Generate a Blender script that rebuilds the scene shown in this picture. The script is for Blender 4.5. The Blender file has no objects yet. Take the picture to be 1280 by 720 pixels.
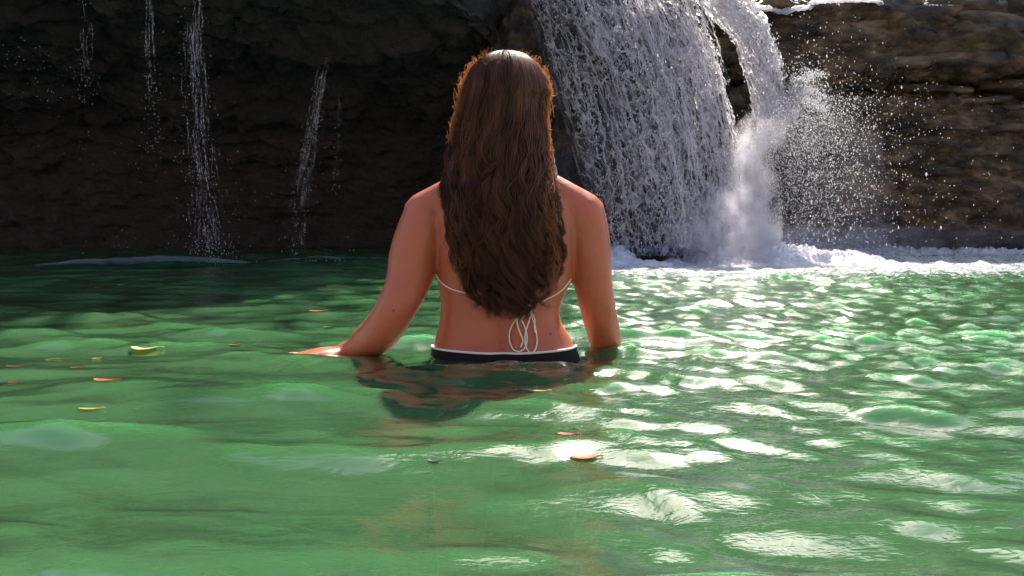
import bpy, math
import numpy as np
from mathutils import Vector
from mathutils.bvhtree import BVHTree

S = bpy.context.scene
COL = S.collection
rng = np.random.default_rng(7)

# ------------------------------------------------------------------ camera, world, sun, exposure
CAM_H, FPX, HZ = 0.32, 1100.0, 275.0
cam = bpy.data.cameras.new('camera'); camo = bpy.data.objects.new('camera', cam); COL.objects.link(camo)
camo.location = (0, 0, CAM_H); camo.rotation_euler = (math.radians(90), 0, 0)
cam.sensor_width = 36; cam.lens = 36 * FPX / 1280; cam.shift_y = -(360 - HZ) / 1280
cam.clip_start = 0.02; cam.clip_end = 2000
S.camera = camo

SUN_EL, SUN_AZ = math.radians(50), math.radians(12)      # azimuth to the right of the view direction
w = bpy.data.worlds.new('World'); S.world = w; w.use_nodes = True
wn = w.node_tree.nodes; bg = wn['Background']
sky = wn.new('ShaderNodeTexSky'); sky.sky_type = 'NISHITA'; sky.sun_disc = False
sky.sun_elevation = SUN_EL; sky.sun_rotation = SUN_AZ
sky.air_density = 1.0; sky.dust_density = 2.0; sky.ozone_density = 1.0
w.node_tree.links.new(sky.outputs[0], bg.inputs[0]); bg.inputs[1].default_value = 0.115
sl = bpy.data.lights.new('sun', 'SUN'); sl.energy = 5.0; sl.angle = math.radians(0.5); sl.color = (1, .94, .84)
so = bpy.data.objects.new('sun', sl); COL.objects.link(so)
sd = Vector((math.sin(SUN_AZ) * math.cos(SUN_EL), math.cos(SUN_AZ) * math.cos(SUN_EL), math.sin(SUN_EL)))
so.rotation_euler = sd.to_track_quat('Z', 'Y').to_euler(); so.location = (0, 0, 10)
S.view_settings.view_transform = 'Standard'; S.view_settings.look = 'None'
S.view_settings.gamma = 1; S.view_settings.use_curve_mapping = False
S.view_settings.exposure = 1.3
S.cycles.transparent_max_bounces = 24
S.cycles.volume_bounces = 3
S.cycles.volume_step_rate = 2.0
S.cycles.max_bounces = 8

# ------------------------------------------------------------------ helpers
def px(x, y, d):                       # a point of the place at distance d seen at photo pixel x, y
    return np.array([(x - 640) * d / FPX, d, CAM_H + (HZ - y) * d / FPX])

def build(name, V, F, mat=None, parent=None, smooth=True, **props):
    V = np.asarray(V, dtype=np.float32)
    me = bpy.data.meshes.new(name)
    if isinstance(F, np.ndarray):
        m, k = F.shape
        me.vertices.add(len(V)); me.vertices.foreach_set('co', V.ravel())
        me.loops.add(m * k); me.loops.foreach_set('vertex_index', F.ravel().astype(np.int32))
        me.polygons.add(m); me.polygons.foreach_set('loop_start', np.arange(0, m * k, k, dtype=np.int32))
        me.update(calc_edges=True); me.validate()
    else:
        me.from_pydata(V.tolist(), [], [list(map(int, f)) for f in F]); me.update()
    if smooth: me.polygons.foreach_set('use_smooth', np.ones(len(me.polygons), dtype=bool))
    o = bpy.data.objects.new(name, me); COL.objects.link(o)
    if mat: me.materials.append(mat)
    if parent:
        o.parent = parent
        if parent.get('category') == 'waterfall': o.location = -parent.location   # its parts are laid out in world metres
    for k_, v_ in props.items(): o[k_] = v_
    return o

def empty(name, loc, **props):
    o = bpy.data.objects.new(name, None); COL.objects.link(o); o.location = loc
    o.empty_display_size = .1
    for k_, v_ in props.items(): o[k_] = v_
    return o

def grid_faces(nu, nv, wrap_v=False):
    i = np.arange(nu - 1)[:, None]; jn = nv if wrap_v else nv - 1
    j = np.arange(jn)[None, :]; j2 = (j + 1) % nv
    return np.stack([i * nv + j, i * nv + j2, (i + 1) * nv + j2, (i + 1) * nv + j], -1).reshape(-1, 4)

def h3(i, j, k):
    h = (i.astype(np.int64) * 374761393 + j.astype(np.int64) * 668265263 + k.astype(np.int64) * 2147483647) & 0xffffffff
    h = ((h ^ (h >> 13)) * 1274126177) & 0xffffffff
    h = ((h ^ (h >> 16)) * 2246822519) & 0xffffffff
    return ((h ^ (h >> 15)) & 0xffffff) / float(0xffffff)

def vnoise(p):
    p = np.asarray(p, dtype=np.float64); f = np.floor(p); t = p - f; t = t * t * t * (t * (6 * t - 15) + 10)
    i, j, k = f[..., 0], f[..., 1], f[..., 2]; r = 0
    for a in (0, 1):
        for b in (0, 1):
            for c in (0, 1):
                wgt = (t[..., 0] if a else 1 - t[..., 0]) * (t[..., 1] if b else 1 - t[..., 1]) * (t[..., 2] if c else 1 - t[..., 2])
                r = r + wgt * h3(i + a, j + b, k + c)
    return r * 2 - 1

def fbm(p, octv=4, gain=.5):
    r, a, p = 0, 1.0, np.asarray(p, dtype=np.float64)
    for o in range(octv):
        r = r + a * vnoise(p + o * 17.3); p = p * 2.03; a *= gain
    return r

def voro(u, v, seed=0):                # distance to the borders of jittered cells, and cell id value
    fu, fv = np.floor(u), np.floor(v); d1 = np.full(u.shape, 9.0); d2 = d1.copy()
    for a in (-1, 0, 1):
        for b in (-1, 0, 1):
            cu, cv = fu + a, fv + b; z = np.full(u.shape, float(seed))
            d = np.hypot(cu + h3(cu, cv, z) - u, cv + h3(cu, cv, z + 5) - v)
            d2 = np.where(d < d1, d1, np.minimum(d2, d)); d1 = np.minimum(d1, d)
    return d2 - d1

def tubes(P, R, sides=3):              # P (n,m,3), R (n,m): many tapering tubes at once
    n, m, _ = P.shape
    T = np.gradient(P, axis=1); T /= np.linalg.norm(T, axis=-1, keepdims=True) + 1e-9
    ref = np.where(np.abs(T[..., 2:3]).mean(1, keepdims=True) > .55, np.array([.12, 1.0, .05]), np.array([0, 0.2, 1.0]))
    A = np.cross(T, ref); A /= np.linalg.norm(A, axis=-1, keepdims=True) + 1e-9
    B = np.cross(T, A)
    an = np.arange(sides) * 2 * math.pi / sides
    V = P[:, :, None] + R[:, :, None, None] * (np.cos(an)[None, None, :, None] * A[:, :, None] + np.sin(an)[None, None, :, None] * B[:, :, None])
    f = grid_faces(m, sides, True)
    F = (f[None] + (np.arange(n) * m * sides)[:, None, None]).reshape(-1, 4)
    return V.reshape(-1, 3), F

def join(parts):
    V, F, o = [], [], 0
    for v, f in parts:
        V.append(np.asarray(v)); F.append(np.asarray(f) + o); o += len(v)
    return np.concatenate(V), np.concatenate(F)

OCT_V = np.array([[1, 0, 0], [-1, 0, 0], [0, 1, 0], [0, -1, 0], [0, 0, 1], [0, 0, -1]], float)
OCT_F = np.array([[0, 2, 4], [2, 1, 4], [1, 3, 4], [3, 0, 4], [2, 0, 5], [1, 2, 5], [3, 1, 5], [0, 3, 5]])
def droplets(P, R, stretch=None):      # many small drops, each a tiny octahedron, lengthened along the fall
    n = len(P); sc = np.stack([R, R, R * (1 if stretch is None else stretch)], -1)
    V = P[:, None] + OCT_V[None] * sc[:, None]
    F = (OCT_F[None] + (np.arange(n) * 6)[:, None, None])
    return V.reshape(-1, 3), F.reshape(-1, 3)

def spline(P, n):                      # Catmull-Rom through rows of P
    P = np.asarray(P, float); k = len(P); t = np.linspace(0, k - 1 - 1e-6, n); i = t.astype(int); f = (t - i)[:, None]
    g = lambda q: P[np.clip(q, 0, k - 1)]
    a, b, c, d = g(i - 1), g(i), g(i + 1), g(i + 2)
    return .5 * (2 * b + (c - a) * f + (2 * a - 5 * b + 4 * c - d) * f ** 2 + (3 * b - a - 3 * c + d) * f ** 3)

def closed_tube(pts, n=24, sides=16):  # pts rows: x y z r ; round ends
    Q = spline(pts, n); P, R = Q[:, :3], Q[:, 3]
    t0 = P[0] - P[1]; t0 /= np.linalg.norm(t0); t1 = P[-1] - P[-2]; t1 /= np.linalg.norm(t1)
    ca = [(.5, .866), (.866, .5), (.99, .1)]
    P = np.vstack([[P[0] + t0 * R[0] * a for a, b in ca[::-1]], P, [P[-1] + t1 * R[-1] * a for a, b in ca]])
    R = np.concatenate([[R[0] * b for a, b in ca[::-1]], R, [R[-1] * b for a, b in ca]])
    V, F = tubes(P[None], R[None], sides)
    m = len(P); F = F.tolist() + [list(range(sides)), list(range((m - 1) * sides, m * sides))[::-1]]
    return V, F

# ------------------------------------------------------------------ materials
class Mat:
    def __init__(s, name):
        s.m = bpy.data.materials.new(name); s.m.use_nodes = True; s.t = s.m.node_tree; s.t.nodes.clear()
        s.out = s.n('ShaderNodeOutputMaterial')
    def n(s, typ, **kw):
        x = s.t.nodes.new(typ)
        for k_, v_ in kw.items():
            if k_.startswith('i_'): x.inputs[k_[2:].replace('_', ' ')].default_value = v_
            else: setattr(x, k_, v_)
        return x
    def l(s, a, b): s.t.links.new(a, b)
    def pos(s, scale=(1, 1, 1)):
        g = s.n('ShaderNodeNewGeometry'); mp = s.n('ShaderNodeMapping'); mp.inputs['Scale'].default_value = scale
        s.l(g.outputs['Position'], mp.inputs['Vector']); return mp.outputs[0]
    def noise(s, vec, scale, detail=4, rough=.55, dist=0):
        x = s.n('ShaderNodeTexNoise'); x.inputs['Scale'].default_value = scale; x.inputs['Detail'].default_value = detail
        x.inputs['Roughness'].default_value = rough; x.inputs['Distortion'].default_value = dist
        s.l(vec, x.inputs['Vector']); return x.outputs['Fac']
    def ramp(s, fac, stops):
        x = s.n('ShaderNodeValToRGB'); e = x.color_ramp.elements
        while len(e) < len(stops): e.new(.5)
        for el, (p_, c_) in zip(e, stops):
            el.position = p_; el.color = (*c_, 1) if not isinstance(c_, (int, float)) else (c_, c_, c_, 1)
        s.l(fac, x.inputs[0]); return x.outputs[0]
    def mix(s, fac, a, b):
        x = s.n('ShaderNodeMix', data_type='RGBA')
        for sock, val in ((x.inputs[0], fac), (x.inputs[6], a), (x.inputs[7], b)):
            if isinstance(val, (int, float)): sock.default_value = val
            elif isinstance(val, tuple): sock.default_value = (*val, 1)
            else: s.l(val, sock)
        return x.outputs[2]
    def bump(s, h, strength, dist):
        x = s.n('ShaderNodeBump'); x.inputs['Strength'].default_value = strength; x.inputs['Distance'].default_value = dist
        s.l(h, x.inputs['Height']); return x.outputs[0]
    def mixsh(s, fac, a, b):
        x = s.n('ShaderNodeMixShader')
        if isinstance(fac, (int, float)): x.inputs[0].default_value = fac
        else: s.l(fac, x.inputs[0])
        s.l(a, x.inputs[1]); s.l(b, x.inputs[2]); return x.outputs[0]
    def done(s, sh, vol=None):
        if sh is not None: s.l(sh, s.out.inputs[0])
        if vol is not None: s.l(vol, s.out.inputs[1])
        return s.m

def simple(name, col, rough=.5, trans=0, spec=.5):
    m = Mat(name); p = m.n('ShaderNodeBsdfPrincipled'); p.inputs['Base Color'].default_value = (*col, 1)
    p.inputs['Roughness'].default_value = rough; p.inputs['Specular IOR Level'].default_value = spec
    sh = p.outputs[0]
    if trans:
        t = m.n('ShaderNodeBsdfTranslucent'); t.inputs[0].default_value = (*col, 1); sh = m.mixsh(trans, sh, t.outputs[0])
    return m.done(sh)

def mat_rock():
    m = Mat('wet_rock'); v = m.pos((1, 1, 2.4))
    big = m.noise(v, 1.1, 5, .6, .6); mid = m.noise(v, 5, 6, .65, .3); fine = m.noise(m.pos((1, 1, 1.6)), 38, 6, .75)
    c = m.ramp(mid, [(.28, (.030, .022, .015)), (.44, (.125, .085, .052)), (.57, (.25, .165, .092)), (.8, (.40, .28, .17))])
    moss = m.ramp(big, [(.5, 0.0), (.66, 1.0)])
    c = m.mix(moss, c, m.mix(.62, c, (.030, .036, .012)))
    dk = m.ramp(m.noise(v, 2.3, 4, .6), [(.38, 1.0), (.55, 0.0)])
    c = m.mix(dk, c, m.mix(.75, c, (.012, .011, .011)))
    at = m.n('ShaderNodeAttribute'); at.attribute_name = 'painted_dark'  # per-vertex blend towards near-black; on the cliff it paints the grotto's shade
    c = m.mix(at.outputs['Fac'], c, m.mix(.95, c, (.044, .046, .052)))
    p = m.n('ShaderNodeBsdfPrincipled'); m.l(c, p.inputs['Base Color'])
    m.l(m.ramp(mid, [(.34, .14), (.66, .6)]), p.inputs['Roughness'])
    h = m.n('ShaderNodeMath', operation='ADD'); m.l(mid, h.inputs[0]); m.l(fine, h.inputs[1])
    m.l(m.bump(h.outputs[0], .9, .035), p.inputs['Normal'])
    return m.done(p.outputs[0])

def mat_water():
    m = Mat('pool_water'); v = m.pos((1, 1, 1))
    at = m.n('ShaderNodeAttribute'); at.attribute_name = 'foam'; foam_a = at.outputs['Fac']
    at2 = m.n('ShaderNodeAttribute'); at2.attribute_name = 'chop'; chop = at2.outputs['Fac']
    r1 = m.noise(m.pos((1, 1.9, 1)), 30, 3, .6, .4); r2 = m.noise(m.pos((1, 1.5, 1)), 90, 2, .5, .2)
    a1 = m.n('ShaderNodeMath', operation='MULTIPLY'); m.l(r1, a1.inputs[0]); m.l(chop, a1.inputs[1])
    a2 = m.n('ShaderNodeMath', operation='MULTIPLY_ADD'); m.l(r2, a2.inputs[0]); a2.inputs[1].default_value = .05; m.l(a1.outputs[0], a2.inputs[2])
    nrm = m.bump(a2.outputs[0], .55, .012)
    silt = m.noise(v, 1.3, 3, .5)
    c = m.ramp(silt, [(.3, (.048, .126, .052)), (.7, (.062, .146, .060))])
    di = m.n('ShaderNodeSubsurfaceScattering'); m.l(c, di.inputs['Color']); di.inputs['Scale'].default_value = 1; di.inputs['Radius'].default_value = (.09, .22, .11)
    up = m.n('ShaderNodeCombineXYZ'); up.inputs[2].default_value = 1; m.l(up.outputs[0], di.inputs['Normal'])   # light scattered back out of turbid water does not follow the ripples
    df = m.n('ShaderNodeBsdfDiffuse'); m.l(c, df.inputs[0]); m.l(up.outputs[0], df.inputs['Normal'])
    tr = m.n('ShaderNodeBsdfTransparent'); tr.inputs[0].default_value = (.80, .95, .80, 1)
    body = m.mixsh(.30, m.mixsh(.28, di.outputs[0], df.outputs[0]), tr.outputs[0])
    gl = m.n('ShaderNodeBsdfGlossy'); gl.inputs['Roughness'].default_value = .02; m.l(nrm, gl.inputs['Normal'])
    fr = m.n('ShaderNodeFresnel'); fr.inputs[0].default_value = 1.36; m.l(nrm, fr.inputs['Normal'])
    gm = m.n('ShaderNodeNewGeometry'); fb = m.n('ShaderNodeMath', operation='SUBTRACT'); fb.inputs[0].default_value = 1; m.l(gm.outputs['Backfacing'], fb.inputs[1])
    ff = m.n('ShaderNodeMath', operation='MULTIPLY'); m.l(fr.outputs[0], ff.inputs[0]); m.l(fb.outputs[0], ff.inputs[1])
    f2 = m.ramp(ff.outputs[0], [(.03, .06), (.10, .26), (.30, .66), (.6, .92)])
    sh = m.mixsh(f2, body, gl.outputs[0])
    fn = m.noise(m.pos((1, 1.7, 1)), 13, 7, .72, 1.6)
    fm = m.n('ShaderNodeMath', operation='ADD'); m.l(fn, fm.inputs[0]); m.l(foam_a, fm.inputs[1])
    mask = m.ramp(fm.outputs[0], [(.84, 0.0), (.98, 1.0)])
    fo = m.n('ShaderNodeBsdfPrincipled'); fo.inputs['Base Color'].default_value = (.62, .62, .64, 1); fo.inputs['Roughness'].default_value = .3
    m.l(m.bump(fn, 1, .03), fo.inputs['Normal'])
    sh = m.mixsh(mask, sh, fo.outputs[0])
    ab = m.n('ShaderNodeVolumeAbsorption'); ab.inputs[0].default_value = (.52, .80, .40, 1); ab.inputs['Density'].default_value = 9.0
    return m.done(sh, ab.outputs[0])

def mat_fall(name='falling_water', tr=.35, al0=.45, al1=1.0):
    m = Mat(name); v = m.pos((1, 1, 1))
    p = m.n('ShaderNodeBsdfPrincipled'); p.inputs['Base Color'].default_value = (.88, .85, .87, 1)
    p.inputs['Roughness'].default_value = .12; p.inputs['IOR'].default_value = 1.33
    n1 = m.noise(v, 45, 3, .6); m.l(m.bump(n1, .8, .02), p.inputs['Normal'])
    t = m.n('ShaderNodeBsdfTranslucent'); t.inputs[0].default_value = (.93, .90, .92, 1)
    sh = m.mixsh(tr, p.outputs[0], t.outputs[0])
    tp = m.n('ShaderNodeBsdfTransparent')
    al = m.ramp(m.noise(v, 12, 3, .6), [(.35, al0), (.6, al1)])
    return m.done(m.mixsh(al, tp.outputs[0], sh))

def mat_drop():
    m = Mat('water_drop'); p = m.n('ShaderNodeBsdfPrincipled'); p.inputs['Base Color'].default_value = (.8, .79, .8, 1)
    p.inputs['Roughness'].default_value = .15
    t = m.n('ShaderNodeBsdfTranslucent'); t.inputs[0].default_value = (.85, .84, .84, 1)
    return m.done(m.mixsh(.6, p.outputs[0], t.outputs[0]))

def mat_mist(dens, nscale=3.0, lo=.36, top=None, along=None):
    m = Mat('mist'); n = m.noise(m.pos((1, 1, .6)), nscale, 4, .6)
    at = m.n('ShaderNodeMath', operation='MULTIPLY'); m.l(m.ramp(n, [(lo, .02), (lo + .26, 1.0)]), at.inputs[0]); at.inputs[1].default_value = dens
    p = m.n('ShaderNodeVolumePrincipled'); p.inputs['Color'].default_value = (.93, .90, .95, 1); p.inputs['Anisotropy'].default_value = .25
    d = at.outputs[0]
    if top:                            # mist lying on the water thins out upwards
        sx = m.n('ShaderNodeSeparateXYZ'); g = m.n('ShaderNodeNewGeometry'); m.l(g.outputs['Position'], sx.inputs[0])
        q0 = m.n('ShaderNodeMath', operation='DIVIDE'); m.l(sx.outputs[2], q0.inputs[0]); q0.inputs[1].default_value = top
        nb = m.noise(m.pos((1, 1, 1)), 5.5, 4, .6); q = m.n('ShaderNodeMath', operation='MULTIPLY_ADD'); m.l(nb, q.inputs[0]); q.inputs[1].default_value = 1.3; m.l(q0.outputs[0], q.inputs[2])
        q1 = m.n('ShaderNodeMath', operation='SUBTRACT'); m.l(q.outputs[0], q1.inputs[0]); q1.inputs[1].default_value = .6; q = q1
        if along:
            lo_, hi_ = along[0][0], along[-1][0]; mr = m.n('ShaderNodeMapRange'); mr.inputs[1].default_value = lo_; mr.inputs[2].default_value = hi_; m.l(sx.outputs[0], mr.inputs[0])
            ax = m.n('ShaderNodeMath', operation='MULTIPLY'); m.l(m.ramp(mr.outputs[0], [((a - lo_) / (hi_ - lo_), b) for a, b in along]), ax.inputs[0]); m.l(d, ax.inputs[1]); d = ax.outputs[0]
        e = m.n('ShaderNodeMath', operation='MULTIPLY'); m.l(m.ramp(q.outputs[0], [(0, 1.0), (.5, .35), (1, 0.0)]), e.inputs[0]); m.l(d, e.inputs[1]); d = e.outputs[0]
    m.l(d, p.inputs['Density'])
    return m.done(None, p.outputs[0])

def mat_skin():
    m = Mat('skin'); v = m.pos()
    n1 = m.noise(v, 9, 4, .6); n2 = m.noise(v, 120, 2, .5)
    c = m.ramp(n1, [(.3, (.385, .106, .048)), (.7, (.455, .135, .066))])
    red = m.ramp(m.noise(v, 22, 5, .65), [(.35, 0.0), (.68, 1.0)]); c = m.mix(red, c, m.mix(.45, c, (.50, .115, .070)))
    mo = m.n('ShaderNodeTexVoronoi'); mo.inputs['Scale'].default_value = 13; m.l(v, mo.inputs['Vector'])
    c = m.mix(m.ramp(mo.outputs['Distance'], [(.035, 1.0), (.055, 0.0)]), c, (.16, .055, .03))
    fre = m.ramp(m.noise(v, 75, 2, .4), [(.66, 0.0), (.74, 1.0)])
    c = m.mix(fre, c, m.mix(.22, c, (.22, .09, .05)))
    p = m.n('ShaderNodeBsdfPrincipled'); m.l(c, p.inputs['Base Color']); m.l(m.ramp(m.noise(v, 30, 4, .6), [(.35, .30), (.7, .55)]), p.inputs['Roughness'])
    p.inputs['Subsurface Weight'].default_value = .35; p.inputs['Subsurface Radius'].default_value = (1, .35, .2)
    p.inputs['Subsurface Scale'].default_value = .012
    m.l(m.bump(n2, .25, .002), p.inputs['Normal'])
    return m.done(p.outputs[0])

def mat_hair(name='hair', c0=(.040, .022, .016), c1=(.150, .070, .046), tc=(.52, .25, .13), tm=.42):
    m = Mat(name); oi = m.noise(m.pos((60, 60, 1.2)), 1.0, 2, .5)
    lk = m.noise(m.pos((1, 1, .22)), 42, 2, .5); c = m.ramp(oi, [(.3, c0), (.7, c1)]); c = m.mix(m.ramp(lk, [(.42, 0.0), (.66, 1.0)]), m.mix(.45, c, c0), m.mix(.30, c, tuple(min(1, q * 1.9) for q in c1)))
    p = m.n('ShaderNodeBsdfPrincipled'); m.l(c, p.inputs['Base Color']); p.inputs['Roughness'].default_value = .40
    p.inputs['Specular IOR Level'].default_value = .22
    t = m.n('ShaderNodeBsdfTranslucent'); t.inputs[0].default_value = (*tc, 1)
    return m.done(m.mixsh(tm, p.outputs[0], t.outputs[0]))

ROCK, WATER, FALL, DROP, SKIN, HAIR = mat_rock(), mat_water(), mat_fall('falling_water', .76, .25, .85), mat_drop(), mat_skin(), mat_hair()
FROTH = mat_fall('white_froth', .25, .75)
JETM = mat_fall('jet_water', .68, .75); THIN = mat_fall('thin_water', .4, .05, .40)
WISP = mat_hair('rim_glow_hair', (.14, .08, .045), (.28, .17, .10), (.92, .54, .28), .58)  # lighter copy of the hair, backlit rim glow put into its colour
WHITE_CLOTH = simple('white_cloth', (.78, .74, .68), .8)
NAVY = simple('navy_cloth', (.006, .0055, .009), .75, 0, .2)
PALE = simple('bounce_rock', (.235, .172, .125), .9)
SAND = simple('pool_sand', (.20, .19, .12), .9)
LEAFGREEN = simple('tree_leaf', (.030, .050, .016), .5, .12)
BARK = simple('bark', (.07, .05, .035), .9)

# ------------------------------------------------------------------ pool bed and rock
build('ground', [(-300, -300, -.96), (300, -300, -.96), (300, 300, -.96), (-300, 300, -.96)], [[0, 1, 2, 3]], SAND, kind='structure')

LP = np.array([(10.3, -1.2), (10.2, 0.2), (10.0, .8), (9.6, 1.3), (8.5, 1.72), (7.2, 1.92), (6.45, 1.99), (6.2, 2.12), (6.1, 2.9), (6.3, 3.9), (8.5, 4.1), (22, 4.6)])
RP = np.array([(8.95, -1.2), (8.92, .0), (8.98, .6), (8.9, 1.05), (8.85, 1.5), (9.22, 1.70), (8.80, 1.76), (8.62, 1.86), (8.60, 2.42), (8.75, 2.53), (11.5, 2.7), (22, 3.2)])
def cliff():
    xs = np.concatenate([np.linspace(-14, -6, 60)[:-1], np.linspace(-6, 6.2, 470), np.linspace(6.2, 14, 60)[1:]])
    def prof(P):
        seg = np.concatenate([[0], np.cumsum([.8, .9, .7, 1.1, 1.0, .7, .35, .9, .45, .8, 1.0])])
        t = np.linspace(0, seg[-1], 300); return np.stack([np.interp(t, seg, P[:, 0]), np.interp(t, seg, P[:, 1])], -1)
    L, R = prof(LP), prof(RP)
    wv = np.clip((xs + 1.0 + .2 * np.sin(xs * 3)) / 1.4, 0, 1); wv = wv * wv * (3 - 2 * wv)
    YZ = L[None] * (1 - wv)[:, None, None] + R[None] * wv[:, None, None]
    V = np.concatenate([np.broadcast_to(xs[:, None, None], YZ.shape[:2] + (1,)), YZ], -1)
    # bedding planes: layers step out and in with height; rounded lumps on top
    q = V * np.array([.55, .55, 1.0]); zz = V[..., 2] + .10 * vnoise(V * np.array([.6, .6, .6]))
    lay = vnoise(np.stack([np.floor(zz / .115) * 3.1, V[..., 0] * .9, V[..., 1] * .3], -1))
    lay2 = vnoise(np.stack([np.floor(zz / .052) * 5.7, V[..., 0] * 2.2, V[..., 1] * .5], -1))
    st = np.clip(1.2 - np.abs(V[..., 2] - 1.35) / .5, .15, 1)
    n = .15 * fbm(q * 1.6, 5, .6) + .055 * lay * st + .03 * lay2 * st + .05 * fbm(V * np.array([5, 5, 9]), 5, .62)
    du = np.gradient(V, axis=0); dv = np.gradient(V, axis=1); N = np.cross(du, dv)
    N /= np.linalg.norm(N, axis=-1, keepdims=True) + 1e-9
    V = V + N * n[..., None]
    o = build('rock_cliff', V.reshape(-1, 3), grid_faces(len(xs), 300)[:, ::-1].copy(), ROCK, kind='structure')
    al = np.clip((.9 - V[..., 0] + .5 * vnoise(V * 1.7)) / 1.2, 0, 1)      # shade of the grotto painted into the rock colour, darker leftwards
    o.data.attributes.new('painted_dark', 'FLOAT', 'POINT').data.foreach_set('value', al.ravel().astype(np.float32)); return o
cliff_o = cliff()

def bank():                            # unseen bank added behind the camera: sunlit pale rock for warm bounce light
    u, v = np.meshgrid(np.linspace(-1, 1, 120), np.linspace(0, 1, 70), indexing='ij')
    X = u * 16; V = np.stack([X, -5.5 - 6 * v ** 2 + 4.5 * np.abs(u) ** 3 * 2, -1.2 + 8.5 * v], -1)
    V = V + fbm(V * .7, 5, .55)[..., None] * np.array([.2, .7, .25])
    build('bounce_bank', V.reshape(-1, 3), grid_faces(120, 70), PALE, kind='structure')
bank()

# separate slabs that stick out of the bedding on the right hand wall
def slab(cx, cy, cz, lx, ly, lz, seed):
    r = np.random.default_rng(seed); nu, nv = 12, 9
    th = np.linspace(0, 2 * math.pi, nu, endpoint=False); ph = np.linspace(-math.pi / 2, math.pi / 2, nv)
    c = lambda a, e: np.sign(a) * np.abs(a) ** e
    X = c(np.cos(ph), .45)[:, None] * c(np.cos(th), .55)[None]; Y = c(np.cos(ph), .45)[:, None] * c(np.sin(th), .55)[None]
    Z = c(np.sin(ph), .5)[:, None] * np.ones(nu)[None]
    V = np.stack([X * lx, Y * ly, Z * lz], -1)
    V = V * (1 + .30 * vnoise(V * np.array([5, 5, 9]) + seed * 3.7)[..., None]) + np.array([cx, cy, cz])
    V[..., 2] += .06 * (V[..., 0] - cx) * r.uniform(-1, 1)
    return build('rock_slab', V.reshape(-1, 3), grid_faces(nv, nu, True), ROCK, cliff_o)
for k, (x_, y_, lx, lz) in enumerate([(1165, 112, .50, .035), (1215, 128, .42, .04), (1120, 140, .36, .05), (1190, 150, .46, .035), (1255, 160, .40, .05),
        (1160, 178, .34, .05), (1225, 190, .44, .06), (1110, 200, .30, .06), (1268, 108, .40, .05), (1180, 215, .30, .05), 
        (1060, 130, .36, .05), (1040, 180, .30, .07), (1150, 20, .5, .09), (1240, 30, .44, .10), (1075, 40, .36, .10), (1200, 75, .5, .07), (1110, 78, .40, .06)]):
    p = px(x_, y_, 8.95 if y_ > 95 else 8.62)
    slab(p[0], p[1], p[2], lx * .8, .16 if y_ > 95 else .12, lz, k + 3)

# ------------------------------------------------------------------ the pool
FX, FY = 1.75, 7.0
def dist_fall(x, y): return np.hypot(np.maximum(np.abs(x - 1.9) - 1.0, 0) * .55, np.maximum(6.9 - y, 0))
wr = np.random.default_rng(21)
WAVES = []
for k in range(22):                    # swell running out of the pool, crests nearly level
    lam = wr.uniform(.13, .46); th = math.radians(-91 + wr.normal(0, 15)); WAVES.append((lam, th, wr.uniform(0, 6.28), wr.uniform(.022, .062) * (1.35 if lam < .25 else .85), 0))
for k in range(46):                    # short chop
    lam = wr.uniform(.045, .12); th = math.radians(-96 + wr.normal(0, 26)); WAVES.append((lam, th, wr.uniform(0, 6.28), wr.uniform(.016, .046), 1))
RADIAL = [(wr.uniform(.12, .42), wr.uniform(0, 6.28), wr.uniform(.035, .075), wr.uniform(-.6, .6), wr.uniform(-.3, .3)) for k in range(16)]
def height(x, y):
    df = dist_fall(x, y)
    right = 1 / (1 + np.exp(-(x - .15 + .12 * (y - 2)) / .35))
    chop = .34 + 1.55 * right + 1.1 * np.exp(-df / 1.5)
    wx = x + .10 * vnoise(np.stack([x * 1.5, y * 1.5, 0 * x + 3], -1)); wy = y + .10 * vnoise(np.stack([x * 1.5, y * 1.5, 0 * x + 9], -1))
    h = 0
    for lam, th, ph, sl_, kind in WAVES:
        a = sl_ * lam / 6.283; k_ = 6.283 / lam
        h = h + (chop if kind else 1.15 - .72 * right) * a * np.sin(k_ * (wx * math.cos(th) + wy * math.sin(th)) + ph)
    g = .55 + .55 * vnoise(np.stack([x * .9, y * .9, 0 * x + 30], -1))
    for lam, ph, sl_, ox, oy in RADIAL:
        r = np.hypot(wx - FX - ox, wy - FY - oy)
        h = h + g * (.45 + .55 * right) * sl_ * lam / 6.283 * np.sin(6.283 / lam * r + ph)
    r = np.hypot((x + .02), (y - 2.08)); rw = np.exp(-np.maximum(r - .2, 0) / .45) * (.35 + .65 * right)
    h = h + rw * (.0019 * np.sin(6.283 * r / .062) + .0034 * np.sin(6.283 * r / .15 + 1))
    return h + 12.0 * h * h - .001
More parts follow.
